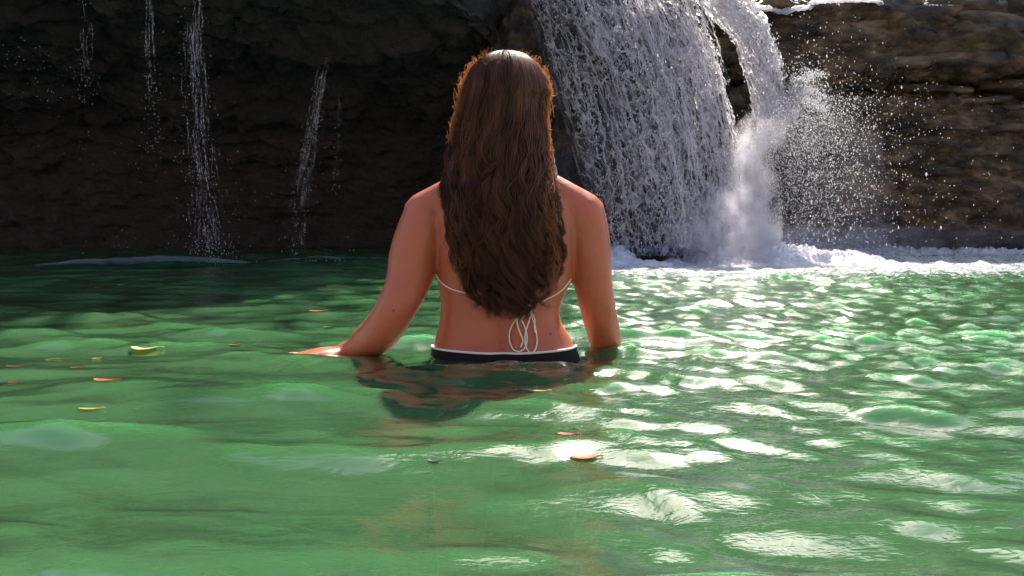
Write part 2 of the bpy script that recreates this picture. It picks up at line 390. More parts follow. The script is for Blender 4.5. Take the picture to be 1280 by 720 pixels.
def pool():
    xs = np.concatenate([np.linspace(-14, -5.6, 30)[:-1], np.linspace(-5.6, -1.7, 170)[:-1], np.linspace(-1.7, 1.7, 300)[:-1], np.linspace(1.7, 5.6, 200)[:-1], np.linspace(5.6, 14, 30)])
    ys = np.concatenate([np.linspace(-12, .4, 60)[:-1], np.linspace(.4, 3.2, 290)[:-1], np.linspace(3.2, 9.4, 330)[:-1], np.linspace(9.4, 10.4, 8)])
    X, Y = np.meshgrid(xs, ys, indexing='ij'); H = height(X, Y)
    edge = np.clip((14 - np.abs(X)) / 3, 0, 1) * np.clip((Y + 12) / 3, 0, 1); H = H * edge
    V = np.stack([X, Y, H], -1).reshape(-1, 3); nx, ny = len(xs), len(ys)
    F = grid_faces(nx, ny)[:, ::-1].tolist()
    idx = np.arange(nx * ny).reshape(nx, ny)
    loop = np.concatenate([idx[:, 0], idx[-1, 1:], idx[-2::-1, -1], idx[0, -2:0:-1]])
    base = len(V); LV = V[loop].copy(); LV[:, 2] = -.95; V = np.vstack([V, LV]); n = len(loop)
    F = grid_faces(nx, ny)
    i = np.arange(n); side = np.stack([loop[i], base + i, base + (i + 1) % n, loop[(i + 1) % n]], -1)
    o = build('water', V, np.concatenate([F[:, ::-1], side[:, ::-1]])[:, ::-1].copy(), WATER, kind='structure')
    # bottom of the body of water
    b = [(-14, -12, -.95), (14, -12, -.95), (14, 10.4, -.95), (-14, 10.4, -.95)]
    me = o.data; import bmesh
    bm = bmesh.new(); bm.from_mesh(me); bm.verts.ensure_lookup_table()
    bm.faces.new([bm.verts[base + k] for k in range(n)])
    bmesh.ops.recalc_face_normals(bm, faces=bm.faces); bm.to_mesh(me); bm.free()
    co = np.empty(len(me.vertices) * 3, np.float32); me.vertices.foreach_get('co', co); co = co.reshape(-1, 3)
    x, y = co[:, 0], co[:, 1]; df = dist_fall(x, y)
    foam = .46 * np.exp(-np.maximum(df - 1.3, 0) / 1.9)
    foam = foam * np.clip((x + .1) / .7, 0, 1)
    wall = np.clip(1 - np.maximum(8.6 - y, 0) / 1.4, 0, 1) * np.clip((x - .5) / 1, 0, 1); foam = np.maximum(foam, .30 * wall)
    right = 1 / (1 + np.exp(-(x - .15 + .12 * (y - 2)) / .35))
    chop = .05 + .33 * right + 1.8 * np.exp(-df / 1.2)
    for nm, arr in (('foam', foam), ('chop', chop)):
        a = me.attributes.new(nm, 'FLOAT', 'POINT'); a.data.foreach_set('value', arr.astype(np.float32))
    me.polygons.foreach_set('use_smooth', np.ones(len(me.polygons), dtype=bool))
    return o
pool()

# ------------------------------------------------------------------ waterfall
def fall_surface(u, v):
    e = 1 - np.clip(1 - v, 0, 2) ** (1.25 + 1.1 * u)
    xx = (646 + 216 * u) + ((744 + 182 * u) - (646 + 216 * u)) * e
    yy = -28 + v * 348
    d = 7.95 - 1.32 * np.clip(v, 0, 2) ** .8 - .22 * np.sin(np.clip(u, 0, 1) * math.pi)
    return np.stack([(xx - 640) * d / FPX, d, CAM_H + (HZ - yy) * d / FPX], -1)

def mound():
    nu, nv = 190, 190
    u, v = np.meshgrid(np.linspace(-.55, 1.16, nu), np.linspace(-.12, 1.2, nv), indexing='ij')
    V = fall_surface(u, v); V[..., 1] += .13 + 2.2 * np.clip(-u, 0, 9) ** 1.3 + 6 * np.clip(u - 1.0, 0, 9) ** 1.2
    V[..., 1] += .14 * fbm(V * 3.0, 4, .55) + .05 * fbm(V * 11, 3, .6)
    o = build('tufa_mound', V.reshape(-1, 3), grid_faces(nu, nv), ROCK, kind='structure')
    al = np.clip(.75 - .5 * vnoise(V * 2.2), .3, 1)  # dark tone blended over the mound, varying at random
    o.data.attributes.new('painted_dark', 'FLOAT', 'POINT').data.foreach_set('value', al.ravel().astype(np.float32)); return o
mound()

fall = empty('waterfall', (1.6, 7.2, 0), label='broad white waterfall spilling over a rounded rock beside the bather', category='waterfall')

def net(surf, du, dv, nu, nv, wu, wv, cell, seed, thr, push, aniso, cover):
    """a frothy web: the borders of warped cells on a falling sheet, each strand raised into relief"""
    u, v = np.meshgrid(np.linspace(0, 1, nu), np.linspace(0, 1, nv), indexing='ij')
    U, Vv = u * wu, v * wv; z0 = np.zeros_like(u)
    w1 = vnoise(np.stack([U / .05, Vv / .09, z0 + seed], -1)); w2 = vnoise(np.stack([U / .05, Vv / .07, z0 + seed + 40], -1))
    w3 = vnoise(np.stack([U / .02, Vv / .03, z0 + seed + 80], -1))
    a = (U + .020 * w1 + .006 * w3) / cell; b = (Vv + .030 * w2 + .008 * w3) / (cell * aniso)
    f = voro(a, b, seed); f2 = voro(a * 2.1 + 9, b * 2.1, seed + 7)
    t = thr * cover(u, v) * (.75 + .6 * vnoise(np.stack([U / .16, Vv / .35, z0 + seed + 3], -1)) + .3 * w1) * np.clip(1.0 + .75 * vnoise(np.stack([U / .26 + 5, Vv / .30, z0 + seed * .1]  , -1)), .25, 1.6)
    inside = (f < t) | (f2 < t * .55)
    hgt = np.clip(1 - f / np.maximum(t, 1e-3), 0, 1) ** .5 + .5 * np.clip(1 - f2 / np.maximum(t * .55, 1e-3), 0, 1) ** .5
    P = surf(u, v)
    P[..., 1] -= push + .022 * hgt + .030 * w1 + .012 * w3; P[..., 2] += .010 * hgt + .012 * w2
    F = grid_faces(nu, nv); keep = inside.ravel()[F].sum(1) >= 3; F = F[keep]
    used = np.unique(F); mp = np.zeros(nu * nv, int); mp[used] = np.arange(len(used))
    return P.reshape(-1, 3)[used], mp[F]

def cover_main(u, v):
    c = .75 + .55 * np.exp(-((u - .62) / .35) ** 2) * (1 - .5 * v) + .25 * (1 - v)
    c = c * np.clip(u / .06, 0, 1) * np.clip((1.0 - u) / .04, 0, 1)
    return c
parts = [net(fall_surface, 0, 0, 330, 480, 1.35, 2.15, .085, 11, .145, .02, 1.3, cover_main),
         net(fall_surface, 0, 0, 330, 480, 1.35, 2.15, .055, 23, .125, .06, 2.2, cover_main),
         net(fall_surface, 0, 0, 300, 420, 1.35, 2.15, .12, 37, .12, .11, 1.3, cover_main)]
r = np.random.default_rng(44); n, m = 260, 40      # long threads of water that follow the flow
u0 = np.clip(np.concatenate([r.beta(2.2, 1.5, 140), r.uniform(.55, .99, 120)]), .03, .99); v0 = r.uniform(0, .7, n) ** 1.4; ln = r.uniform(.10, .42, n)
vv = v0[:, None] + ln[:, None] * np.linspace(0, 1, m)[None]; uu = u0[:, None] + .012 * np.cumsum(r.normal(0, .35, (n, m)), 1)
P = fall_surface(uu, vv); P[..., 1] -= r.uniform(.03, .15, n)[:, None]
parts.append(tubes(P, (r.uniform(.003, .008, n)[:, None] * np.sin(np.linspace(0, np.pi, m))[None] ** .6 * (1 + .4 * r.normal(0, .6, (n, m)).clip(-1, 1))), 4))
V, F = join(parts); build('water_curtain', V, F, FALL, fall, kind='stuff')
n = 7000; u, v = r.beta(1.8, 1.3, n).clip(.02, .99), r.random(n) * .97; cl = vnoise(np.stack([u * 9, v * 9, 0 * u], -1)) + .5 * vnoise(np.stack([u * 30, v * 18, 0 * u], -1))
k = cl > -.05; P = fall_surface(u[k], v[k]); P[:, 1] -= r.uniform(.06, .30, k.sum()); P += r.normal(0, .012, P.shape)
V, F = droplets(P, r.uniform(.0018, .0052, k.sum()) * (1 + .8 * (r.random(k.sum()) < .12)), r.uniform(1, 2.6, k.sum())); build('curtain_drops', V, F, DROP, fall, smooth=False, kind='stuff')

JY = [-30, 0, 29, 55, 84, 115, 150]
JL = np.stack([[850, 866, 893, 917, 925, 936, 940], JY], -1); JR = np.stack([[915, 931, 954, 965, 974, 977, 986], JY], -1)
def jet_surface(u, v):
    k = v * 6; i = np.arange(7)
    l = np.stack([np.interp(k, i, JL[:, c]) for c in (0, 1)], -1); r = np.stack([np.interp(k, i, JR[:, c]) for c in (0, 1)], -1)
    q = l + (r - l) * u[..., None]; d = 7.75 - .65 * v ** 1.2 - .12 * np.sin(u * math.pi)
    return np.stack([(q[..., 0] - 640) * d / FPX, d, CAM_H + (HZ - q[..., 1]) * d / FPX], -1)
def cover_jet(u, v): return (1.25 - .35 * v) * np.clip((u + .02) / .3, .35, 1)
parts = [net(jet_surface, 0, 0, 150, 240, .45, 1.2, .06, 51, .24, .0, 1.5, cover_jet),
         net(jet_surface, 0, 0, 150, 240, .45, 1.2, .04, 63, .24, .05, 1.8, cover_jet),
         net(jet_surface, 0, 0, 150, 240, .45, 1.2, .08, 77, .24, .09, 1.3, cover_jet)]
V, F = join(parts); build('water_jet', V, F, JETM, fall, kind='stuff')
def film(surf, push, nu, nv, name, a0, a1, ku, kv):
    u, v = np.meshgrid(np.linspace(0, 1, nu), np.linspace(0, 1, nv), indexing='ij'); P = surf(u, v); P[..., 1] -= push + .02 * fbm(np.stack([u * 14, v * 4, 0 * u], -1), 3)
    m = Mat('water_film'); at = m.n('ShaderNodeAttribute'); at.attribute_name = 'flow'
    n1 = m.noise(at.outputs['Vector'], 1.0, 5, .65, .5)
    t = m.n('ShaderNodeBsdfTranslucent'); t.inputs[0].default_value = (.88, .85, .88, 1); d = m.n('ShaderNodeBsdfDiffuse'); d.inputs[0].default_value = (.8, .77, .8, 1); tp = m.n('ShaderNodeBsdfTransparent')
    mt = m.done(m.mixsh(m.ramp(n1, [(.44, a0), (.68, a1)]), tp.outputs[0], m.mixsh(.6, d.outputs[0], t.outputs[0])))
    o = build(name, P.reshape(-1, 3), grid_faces(nu, nv), mt, fall, kind='stuff')
    o.data.attributes.new('flow', 'FLOAT_VECTOR', 'POINT').data.foreach_set('vector', np.stack([u * ku, v * kv, 0 * u], -1).astype(np.float32).ravel())
film(jet_surface, .04, 40, 80, 'jet_film', .25, .85, 14, 5); film(fall_surface, .03, 110, 140, 'curtain_film', .0, .55, 34, 7)
j_ = 1800; u, v = r.random(j_), r.random(j_); P = jet_surface(u, v); P[:, 1] -= r.uniform(.02, .2, j_); P += r.normal(0, .02, P.shape)
V, F = droplets(P, r.uniform(.0018, .005, j_), r.uniform(1, 2.6, j_)); build('jet_drops', V, F, DROP, fall, smooth=False, kind='stuff')

# spray: drops thrown from where the jet strikes, and drops hanging round the plume
def spray():
    r = rng; S0 = px(985, 128, 7.08)
    n = 5200; t = r.uniform(.03, .75, n) ** .9
    v0 = np.stack([np.abs(r.normal(0, .75, n)) - .05, r.normal(-.45, .5, n), r.normal(.55, 1.0, n)], -1)
    P = S0 + v0 * t[:, None] - np.stack([0 * t, 0 * t, 4.0 * t * t], -1)
    R = r.uniform(.0015, .0045, n) * (1 + 1.0 * (r.random(n) < .06))
    A = [P]; B = [R]
    n = 6500; X = 945 + np.abs(r.normal(0, 62, n)); Y = r.uniform(120, 312, n); X += (Y < 200) * (200 - Y) * .35
    d = r.uniform(6.4, 7.6, n); A.append(np.stack([(X - 640) * d / FPX, d, CAM_H + (HZ - Y) * d / FPX], -1)); B.append(r.uniform(.0015, .0045, n))
    # fans of bigger blobs thrown up and to the right
    for ang, ln, cnt in ((62, .55, 420), (48, .42, 420), (30, .35, 420), (75, .45, 260)):
        s = r.random(cnt) ** .8; a = math.radians(ang) + r.normal(0, .10, cnt)
        A.append(S0 + np.stack([np.cos(a) * s * ln, r.normal(0, .06, cnt), np.sin(a) * s * ln - .25 * s * s], -1)); B.append(r.uniform(.002, .006, cnt))
    n = 1500; X = r.uniform(1000, 1290, n) ; Y = r.uniform(95, 316, n); k = r.random(n) < np.exp(-(X - 1000) / 110)
    X, Y = X[k], Y[k]; d = r.uniform(6.3, 7.8, k.sum()); A.append(np.stack([(X - 640) * d / FPX, d, CAM_H + (HZ - Y) * d / FPX], -1)); B.append(r.uniform(.002, .0045, k.sum()))
    # very fine spray that drifts right, thinning out
    n = 9000; X = 950 + np.abs(r.normal(0, 85, n)); Y = 60 + 255 * r.beta(2.2, 1.4, n); X += (Y < 190) * (190 - Y) * .25
    d = r.uniform(6.5, 7.8, n); A.append(np.stack([(X - 640) * d / FPX, d, CAM_H + (HZ - Y) * d / FPX], -1)); B.append(r.uniform(.0006, .0014, n))
    P = np.concatenate(A); R = np.concatenate(B); k = P[:, 2] > .02
    V, F = droplets(P[k], R[k], r.uniform(1.0, 2.2, k.sum())); return build('spray', V, F, DROP, fall, smooth=False, kind='stuff')
spray()

# the falling plume of mist, and the mist that hangs over its foot
PL = [(990, 124, 7.1, .05), (972, 143, 7.06, .14), (950, 172, 7.0, .18), (932, 210, 6.9, .19), (925, 250, 6.75, .22), (916, 290, 6.55, .30), (905, 330, 6.45, .40), (900, 350, 6.4, .42)]
def plume():
    pts = np.array([[*px(a, b, d), r] for a, b, d, r in PL]); Q = spline(pts, 40)
    V, F = tubes(Q[None, :, :3], Q[None, :, 3], 24); V = V + (.06 * fbm(V * 5, 3))[:, None] * np.array([1, .5, .3])
    n = 24; m = 40; caps = F.tolist() + [list(range(n)), list(range((m - 1) * n, m * n))[::-1]]; mm = mat_mist(4.6, 9, .44)
    for sc, sd in ((1.25, 1), (.95, 5), (.68, 9), (.42, 13)):
        V, F = tubes(Q[None, :, :3], Q[None, :, 3] * sc, 24); V = V + (.09 * fbm(V * 5 + sd, 4))[:, None] * np.array([1, .5, .4])
        build('plume_mist', V, caps, mm, fall, kind='stuff')
    r = rng; k = 17000; i = r.integers(0, 40, k); P = Q[i, :3] + r.normal(0, 1, (k, 3)) * Q[i, 3:4] * np.array([.42, .4, .5])
    ok = P[:, 2] > .01; V, F = droplets(P[ok], r.uniform(.0015, .004, ok.sum()), r.uniform(1, 2.5, ok.sum()))
    build('plume_drops', V, F, DROP, fall, smooth=False, kind='stuff')
plume()
def spray_mist():
    pts = np.array([[*px(a, b, 7.2), q] for a, b, q in ((990, 95, .12), (1010, 140, .30), (1030, 200, .42), (1040, 260, .50), (1045, 318, .55))]); Q = spline(pts, 30)
    V, F = tubes(Q[None, :, :3], Q[None, :, 3], 24); V = V + (.12 * fbm(V * 4, 3))[:, None] * np.array([1, .5, .4])
    build('spray_mist', V, F.tolist() + [list(range(24)), list(range(29 * 24, 30 * 24))[::-1]], mat_mist(.16, 5, .34), fall, kind='stuff')
spray_mist()
def blob(name, x0, x1, yb, d0, d1, hgt, mat, parent, seed, lump=.5):
    nu, nv = 60, 20; u, v = np.meshgrid(np.linspace(0, 1, nu), np.linspace(0, 1, nv), indexing='ij')
    X = x0 + (x1 - x0) * u; Y = d0 + (d1 - d0) * v
    e = np.sin(np.pi * np.clip(v, 0, 1)) ** .8 * np.clip(np.sin(np.pi * u), 0, 1) ** .8
    Z = hgt * e * (1 + lump * fbm(np.stack([X * 3, Y * 3, 0 * X + seed], -1), 4)) - .01
    top = np.stack([X, Y, Z], -1).reshape(-1, 3); bot = top.copy(); bot[:, 2] = -.012
    f = grid_faces(nu, nv); idx = np.arange(nu * nv).reshape(nu, nv)
    loop = np.concatenate([idx[:, 0], idx[-1, 1:], idx[-2::-1, -1], idx[0, -2:0:-1]]); n = nu * nv
    i = np.arange(len(loop)); j = (i + 1) % len(loop)
    side = np.stack([loop[i], n + loop[i], n + loop[j], loop[j]], -1)
    return build(name, np.vstack([top, bot]), np.concatenate([f, f[:, ::-1] + n, side]), mat, parent, kind='stuff')
blob('foot_mist', -.4, 7.0, 0, 5.8, 8.9, .42, mat_mist(60.0, 4.5, .30, .28, [(-.3, 0.0), (.7, 1.0), (2.2, 1.0), (3.0, .20), (4.4, .03), (6.8, 0.0)]), fall, 3, .1)

def froth(x0, x1, d0, d1, hgt, seed):
    nu, nv = 260, 60; u, v = np.meshgrid(np.linspace(0, 1, nu), np.linspace(0, 1, nv), indexing='ij')
    X = x0 + (x1 - x0) * u; Y = d0 + (d1 - d0) * v + .12 * vnoise(np.stack([X * 2, 0 * X, 0 * X + seed], -1))
    e = np.clip(np.sin(np.pi * u), 0, 1) ** .5 * np.clip(v / .35, 0, 1) ** .8
    p = np.stack([X, Y, 0 * X + seed], -1); Z = hgt * e * (.75 + .7 * fbm(p * 4, 3)) + .03 * e * fbm(p * 17, 4, .7) - .012 + .01 * e
    build('froth', np.stack([X, Y, Z], -1).reshape(-1, 3), grid_faces(nu, nv), FROTH, fall, kind='stuff')
froth(.3, 2.9, 6.0, 7.2, .10, 2); froth(2.3, 5.6, 7.6, 8.9, .022, 6)

# ------------------------------------------------------------------ thin trickles off the overhang
def trickle(label, line, d, width, nst, ndrop, fade, seed, rad=.004):
    r = np.random.default_rng(seed); L = np.array(line, float)
    t = np.linspace(0, 1, 46); k = np.linspace(0, 1, len(L))
    cx, cy = np.interp(t, k, L[:, 0]), np.interp(t, k, L[:, 1]); base = np.stack([(cx - 640) * d / FPX, 0 * t + d, CAM_H + (HZ - cy) * d / FPX], -1)
    root = empty('water_trickle', base[-1], label=label, category='trickle', group='trickles off the overhang')
    P = np.empty((nst, 46, 3)); R = np.empty((nst, 46))
    for s in range(nst):
        off = r.uniform(-1, 1); wob = .30 * width * np.cumsum(r.normal(0, .55, 46)); wob -= np.linspace(0, wob[-1], 46) * .6
        P[s] = base + np.stack([off * width * (.45 + .6 * t) + wob * .35, r.normal(0, .02) + 0 * t, 0 * t], -1)
        a = r.uniform(0, .8 * fade); ln = r.uniform(.03, .20) * (1.3 - a); seg = np.clip((t - a) / (ln) , 0, 1)
        P[s] = np.stack([np.interp(np.clip(a + t * ln, 0, 1), t, P[s][:, c]) for c in range(3)], -1)
        R[s] = rad * r.uniform(.3, 1) * np.sin(np.pi * np.linspace(0, 1, 46)) ** .7 * (.55 + .45 * np.sin(t * r.uniform(20, 60) + s))
    V, F = tubes(P - np.array(base[-1]), R, 4); build('strands', V, F, THIN, root, kind='stuff')
    tt = r.beta(2.0, 1.2, ndrop); bx = np.stack([np.interp(tt, t, base[:, c]) for c in range(3)], -1)
    Q = bx + np.stack([r.normal(0, 1, ndrop) * width * (.5 + .6 * tt), r.normal(0, .05, ndrop), 0 * tt], -1) - base[-1]
    V, F = droplets(Q, r.uniform(.0012, .0032, ndrop), r.uniform(1, 3, ndrop)); build('drops', V, F, DROP, root, smooth=False, kind='stuff')
trickle('widest and brightest trickle of white water falling off the dark overhang', [(243, -20), (242, 60), (247, 140), (252, 220), (262, 300), (268, 330)], 6.2, .105, 120, 520, 1.0, 1)
trickle('faint slanting veil of water in the dark, nearest the bather', [(408, 70), (398, 120), (388, 180), (376, 240), (370, 320)], 7.0, .06, 120, 240, 1.25, 2, .0035)
trickle('faint broken thread of water right of the slanting veil', [(424, 95), (424, 150), (420, 200), (421, 250)], 7.0, .02, 12, 40, 1.0, 3, .003)
trickle('short thin trickle just left of the widest one', [(189, -20), (188, 60), (190, 120), (190, 190)], 6.25, .035, 30, 110, .75, 4, .0035)
trickle('leftmost thin trickle, forked at the top of the dark rock', [(103, -20), (106, 40), (107, 90), (105, 130)], 6.3, .045, 26, 90, .8, 5, .003)
r = np.random.default_rng(5); P = []
for cx_, cy_, n_ in ((25, 75, 40), (60, 120, 30), (110, 190, 20), (200, 190, 30), (150, 300, 20), (320, 250, 12), (250, 318, 40), (400, 318, 30)):
    for k in range(n_): P.append(px(cx_ + r.normal(0, 26), min(cy_ + r.normal(0, 14), 326), 6.2))
P = np.array(P); V, F = droplets(P, r.uniform(.0015, .0045, len(P))); build('drip_drops', V, F, DROP, smooth=False, kind='stuff', label='scattered bright drops in the dark under the overhang')
SPM = mat_mist(5.0, 5, .36, .045)
blob('splash_froth', -3.4, -1.6, 0, 5.7, 6.5, .06, SPM, None, 15)
blob('splash_froth', -1.95, -1.0, 0, 6.4, 7.2, .05, SPM, None, 18)

# white lip of water along the top of the right hand ledge
pts = np.array([[*px(x_, y_, 8.5), 1] for x_, y_ in ((930, 5), (948, 9), (965, 12), (978, 15), (992, 11), (1010, 9), (1016, 3), (1040, 1), (1065, 0), (1092, 1), (1100, 5))])
Q = spline(pts, 90); nn = len(Q); P = np.stack([Q[:, :3] + rng.normal(0, .006, (nn, 3)) + np.array([0, .03 * k, .006 * k]) for k in range(-2, 3)])
V, F = tubes(P, (.014 + .010 * np.abs(vnoise(np.stack([np.arange(nn) * .4, 0 * Q[:, 0], 0 * Q[:, 0]], -1))))[None].repeat(5, 0), 6)
build('ledge_foam', V, F, JETM, fall, kind='stuff')

# ------------------------------------------------------------------ woods on the land above the cliff (they show in the water's reflections)
def woods():
    r = np.random.default_rng(3); parts_t = []; LV, LF = [], []; off = 0
    for x, y, b, h_ in [(-.6, 12.5, 3.9, 5.0), (-1.9, 10.2, 4.1, 6.5), (-3.0, 9.4, 4.1, 7.5), (-4.0, 10.6, 4.1, 8.5), (-5.0, 9.3, 4.1, 8), (-6.2, 10.4, 4.1, 8.5), (-7.4, 9.5, 4.1, 8), (-9.0, 10, 4.1, 8.5), (-2.3, 12.8, 4.2, 8.5), (-6.3, 13.2, 4.2, 8), (-11, 11, 4.2, 8), (-.5, 20.5, 3.2, 9.4), (1.4, 21.5, 3.2, 9.6), (3.2, 20.5, 3.1, 9.1), (5.0, 21.5, 3.1, 9.4), (6.8, 20, 3.1, 10.5), (8.4, 18.5, 3.0, 12), (10.2, 17, 2.9, 12), (12, 16, 3.0, 12), (2.4, 16.5, 3.1, 4.6), (4.6, 16, 3.1, 4.6), (7.0, 15, 3.0, 6), (14, 14, 3.0, 10)]:
        top = np.array([x + r.normal(0, .3), y, b + h_ * .8])
        parts_t.append(closed_quads(np.array([[x, y, b - .3, .17], [x + .1, y, b + h_ * .4, .12], [*top, .04]])))
        for k in range(170 if x < -1.5 else (150 if h_ > 9 else 55)):
            c = np.array([x, y, b + h_ * (.52 if x < -1.5 else .62)]) + r.normal(0, 1, 3) * np.array([1.1 if h_ > 9 else .85, .8, h_ * (.24 if x < -1.5 or h_ > 9 else .19)])
            c[2] = max(c[2], b + 1.2)
            n = 70; p = c + r.normal(0, .33, (n, 3)); s = r.uniform(.07, .17, n)
            a = r.normal(0, 1, (n, 3)); a /= np.linalg.norm(a, axis=1, keepdims=True); q = np.cross(a, r.normal(0, 1, (n, 3))); q /= np.linalg.norm(q, axis=1, keepdims=True)
            quad = np.stack([p - a * s[:, None], p + q * s[:, None] * .5, p + a * s[:, None], p - q * s[:, None] * .5], 1)
            LV.append(quad.reshape(-1, 3)); LF.append(np.arange(n * 4).reshape(n, 4) + off); off += n * 4
    build('woods_foliage', np.concatenate(LV), np.concatenate(LF), LEAFGREEN, kind='stuff')
    V, F = join(parts_t); build('woods_trunks', V, F, BARK, kind='stuff')
def closed_quads(p):
    Q = spline(p, 12); return tubes(Q[None, :, :3], Q[None, :, 3], 8)
woods()

# ------------------------------------------------------------------ the bather
BY = 2.08
def X_(p, d=BY): return (p - 640) * d / FPX
def Z_(p, d=BY): return CAM_H + (HZ - p) * d / FPX
def loft(rings, ns=44, n=60):          # rows: z xc hw yc back front
    R = np.array(rings, float); R = R[np.argsort(R[:, 0])]
    Q = spline(R, n); th = np.linspace(0, 2 * math.pi, ns, endpoint=False); e = .86
    c = np.sign(np.cos(th)) * np.abs(np.cos(th)) ** e; s = np.sign(np.sin(th)) * np.abs(np.sin(th)) ** e
    V = np.stack([Q[:, 1, None] + Q[:, 2, None] * c, Q[:, 3, None] + np.where(s < 0, Q[:, 4, None], Q[:, 5, None]) * s, Q[:, 0, None] + 0 * c], -1)
    F = grid_faces(n, ns, True).tolist() + [list(range(ns))[::-1], list(range((n - 1) * ns, n * ns))]
    return V.reshape(-1, 3), F
def ellipsoid(c, r_, nu=20, nv=24):
    ph = np.linspace(-math.pi / 2 + .05, math.pi / 2 - .05, nu); th = np.linspace(0, 2 * math.pi, nv, endpoint=False)
    V = np.stack([np.cos(ph)[:, None] * np.cos(th), np.cos(ph)[:, None] * np.sin(th), np.sin(ph)[:, None] + 0 * th], -1) * np.array(r_) + np.array(c)
    return V.reshape(-1, 3), grid_faces(nu, nv, True).tolist() + [list(range(nv))[::-1], list(range((nu - 1) * nv, nu * nv))]
def hand(wrist, tip, up, side):        # palm, four fingers, a thumb; up = back of the hand, side = +1 thumb on the +cross side
    wr_, tp = np.array(wrist, float), np.array(tip, float); f = tp - wr_; L = np.linalg.norm(f); f /= L
    up = np.array(up, float); up -= f * up.dot(f); up /= np.linalg.norm(up); s = np.cross(up, f) * side
    out = []; pl = L * .50
    for k, q in enumerate((-.030, -.011, .010, .028)):
        a = wr_ + s * q * .55; b = wr_ + f * pl * .98 + s * q
        out.append(closed_tube([[*(a + f * .005), .015], [*((a + b) / 2 + up * .003), .0145], [*b, .0118]], 12, 10))
        fl = L * (.40, .48, .50, .45)[k]; bend = (.010, .014, .013, .011)[k]
        p1 = b + f * fl * .36 + s * q * .18 + up * .004; p2 = b + f * fl * .70 + s * q * .30 - up * bend * .5; p3 = b + f * fl + s * q * .36 - up * bend * 1.6
        out.append(closed_tube([[*b, .0098], [*p1, .0092], [*p2, .0082], [*p3, .0066]], 16, 10))
    t0 = wr_ + f * .025 + s * .022; t1 = t0 + f * .030 + s * .020 - up * .008; t2 = t1 + f * .030 + s * .008 - up * .004; t3 = t2 + f * .022 + s * .001
    out.append(closed_tube([[*t0, .015], [*t1, .0125], [*t2, .0105], [*t3, .008]], 14, 10))
    return out

pieces = []
pieces.append(loft([  # z, xc, half width, yc, back, front
    (-.20, -.016, .165, BY, .120, .09), (-.14, -.016, .186, BY, .138, .10), (-.07, -.016, .186, BY, .135, .105), (.0, -.017, .172, BY, .112, .105),
    (Z_(420), -.022, .158, BY, .092, .10), (Z_(400), -.028, .143, BY, .085, .095), (Z_(380), -.0265, .142, BY, .086, .095), (Z_(350), -.018, .1575, BY, .094, .10),
    (Z_(330), -.016, .163, BY, .100, .105), (.27, -.016, .168, BY, .108, .11), (.33, -.017, .172, BY, .106, .10), (.375, -.017, .150, BY, .094, .08), (.410, -.016, .105, BY, .078, .062), (.435, -.015, .062, BY, .060, .05)]))
pieces.append(closed_tube([[-.015, BY + .005, .38, .062], [-.014, BY + .01, .45, .054], [-.013, BY + .02, .54, .056]], 12, 20))
for sg, sx in ((-1, -.205), (1, .168)):   # the slope of the shoulders
    pieces.append(closed_tube([[-.015 + sg * .035, BY - .005, .432, .034], [(-.015 + sx) / 2, BY - .01, .394, .043], [sx, BY, .333, .054]], 16, 18))
    pieces.append(ellipsoid((-.017 + sg * .075, BY + .085, .235), (.068, .062, .066)))
    pieces.append(ellipsoid((-.016 + sg * .085, BY - .058, -.10), (.088, .088, .085)))
    pieces.append(closed_tube([[-.016 + sg * .092, BY, -.10, .088], [-.016 + sg * .10, BY, -.30, .074], [-.016 + sg * .11, BY + .01, -.50, .052], [-.016 + sg * .112, BY - .015, -.66, .050], [-.016 + sg * .115, BY - .01, -.86, .033]], 30, 18))
    pieces.append(closed_tube([[-.016 + sg * .115, BY - .02, -.905, .030], [-.016 + sg * .12, BY + .06, -.915, .032], [-.016 + sg * .125, BY + .15, -.928, .022], [-.016 + sg * .127, BY + .19, -.932, .014]], 14, 14))
ARM_L = [[-.196, BY, .330, .060], [-.214, BY - .01, .285, .060], [-.230, BY - .02, .235, .058], [-.240, BY - .035, .18, .053], [-.266, BY - .06, .118, .046], [-.300, BY - .045, .066, .046], [-.338, BY, .034, .042], [-.372, BY + .035, .010, .033], [-.405, BY + .05, -.001, .025]]
pieces.append(closed_tube(ARM_L, 44, 22))
ARM_R = [[.162, BY, .330, .059], [.175, BY, .285, .055], [.184, BY, .235, .0505], [.191, BY + .01, .178, .047], [.207, BY + .035, .105, .0425], [.228, BY + .10, .035, .041], [.246, BY + .18, -.045, .035], [.262, BY + .26, -.115, .026]]
pieces.append(closed_tube(ARM_R, 44, 22))
pieces += hand((-.410, BY + .048, -.001), (-.575, BY - .045, -.012), (0, 0, 1), 1)
pieces += hand((.263, BY + .265, -.12), (.29, BY + .40, -.20), (.1, .3, 1), 1)
HX, HYc = -.014, BY + .005
pieces.append(ellipsoid((HX, HYc - .005, .615), (.074, .094, .088)))
pieces.append(ellipsoid((HX, HYc + .035, .560), (.060, .062, .080)))
pieces.append(closed_tube([[HX, HYc + .090, .612, .010], [HX, HYc + .104, .585, .013], [HX, HYc + .098, .568, .012]], 8, 10))
for sg in (-1, 1):
    pieces.append(ellipsoid((HX + sg * .034, HYc + .080, .622), (.020, .012, .008)))
    pieces.append(ellipsoid((HX + sg * .074, HYc + .005, .590), (.008, .018, .030)))
    pieces.append(ellipsoid((HX + sg * .034, HYc + .068, .575), (.024, .022, .020)))
pieces.append(ellipsoid((HX, HYc + .090, .541), (.022, .012, .006))); pieces.append(ellipsoid((HX, HYc + .089, .531), (.019, .012, .006)))
V, F, o_ = [], [], 0
for v, f in pieces:
    V.append(v); F += [[int(i) + o_ for i in q] for q in f]; o_ += len(v)
tmp = build('body_tmp', np.concatenate(V), F)
md = tmp.modifiers.new('r', 'REMESH'); md.mode = 'VOXEL'; md.voxel_size = .0042; md.use_smooth_shade = True
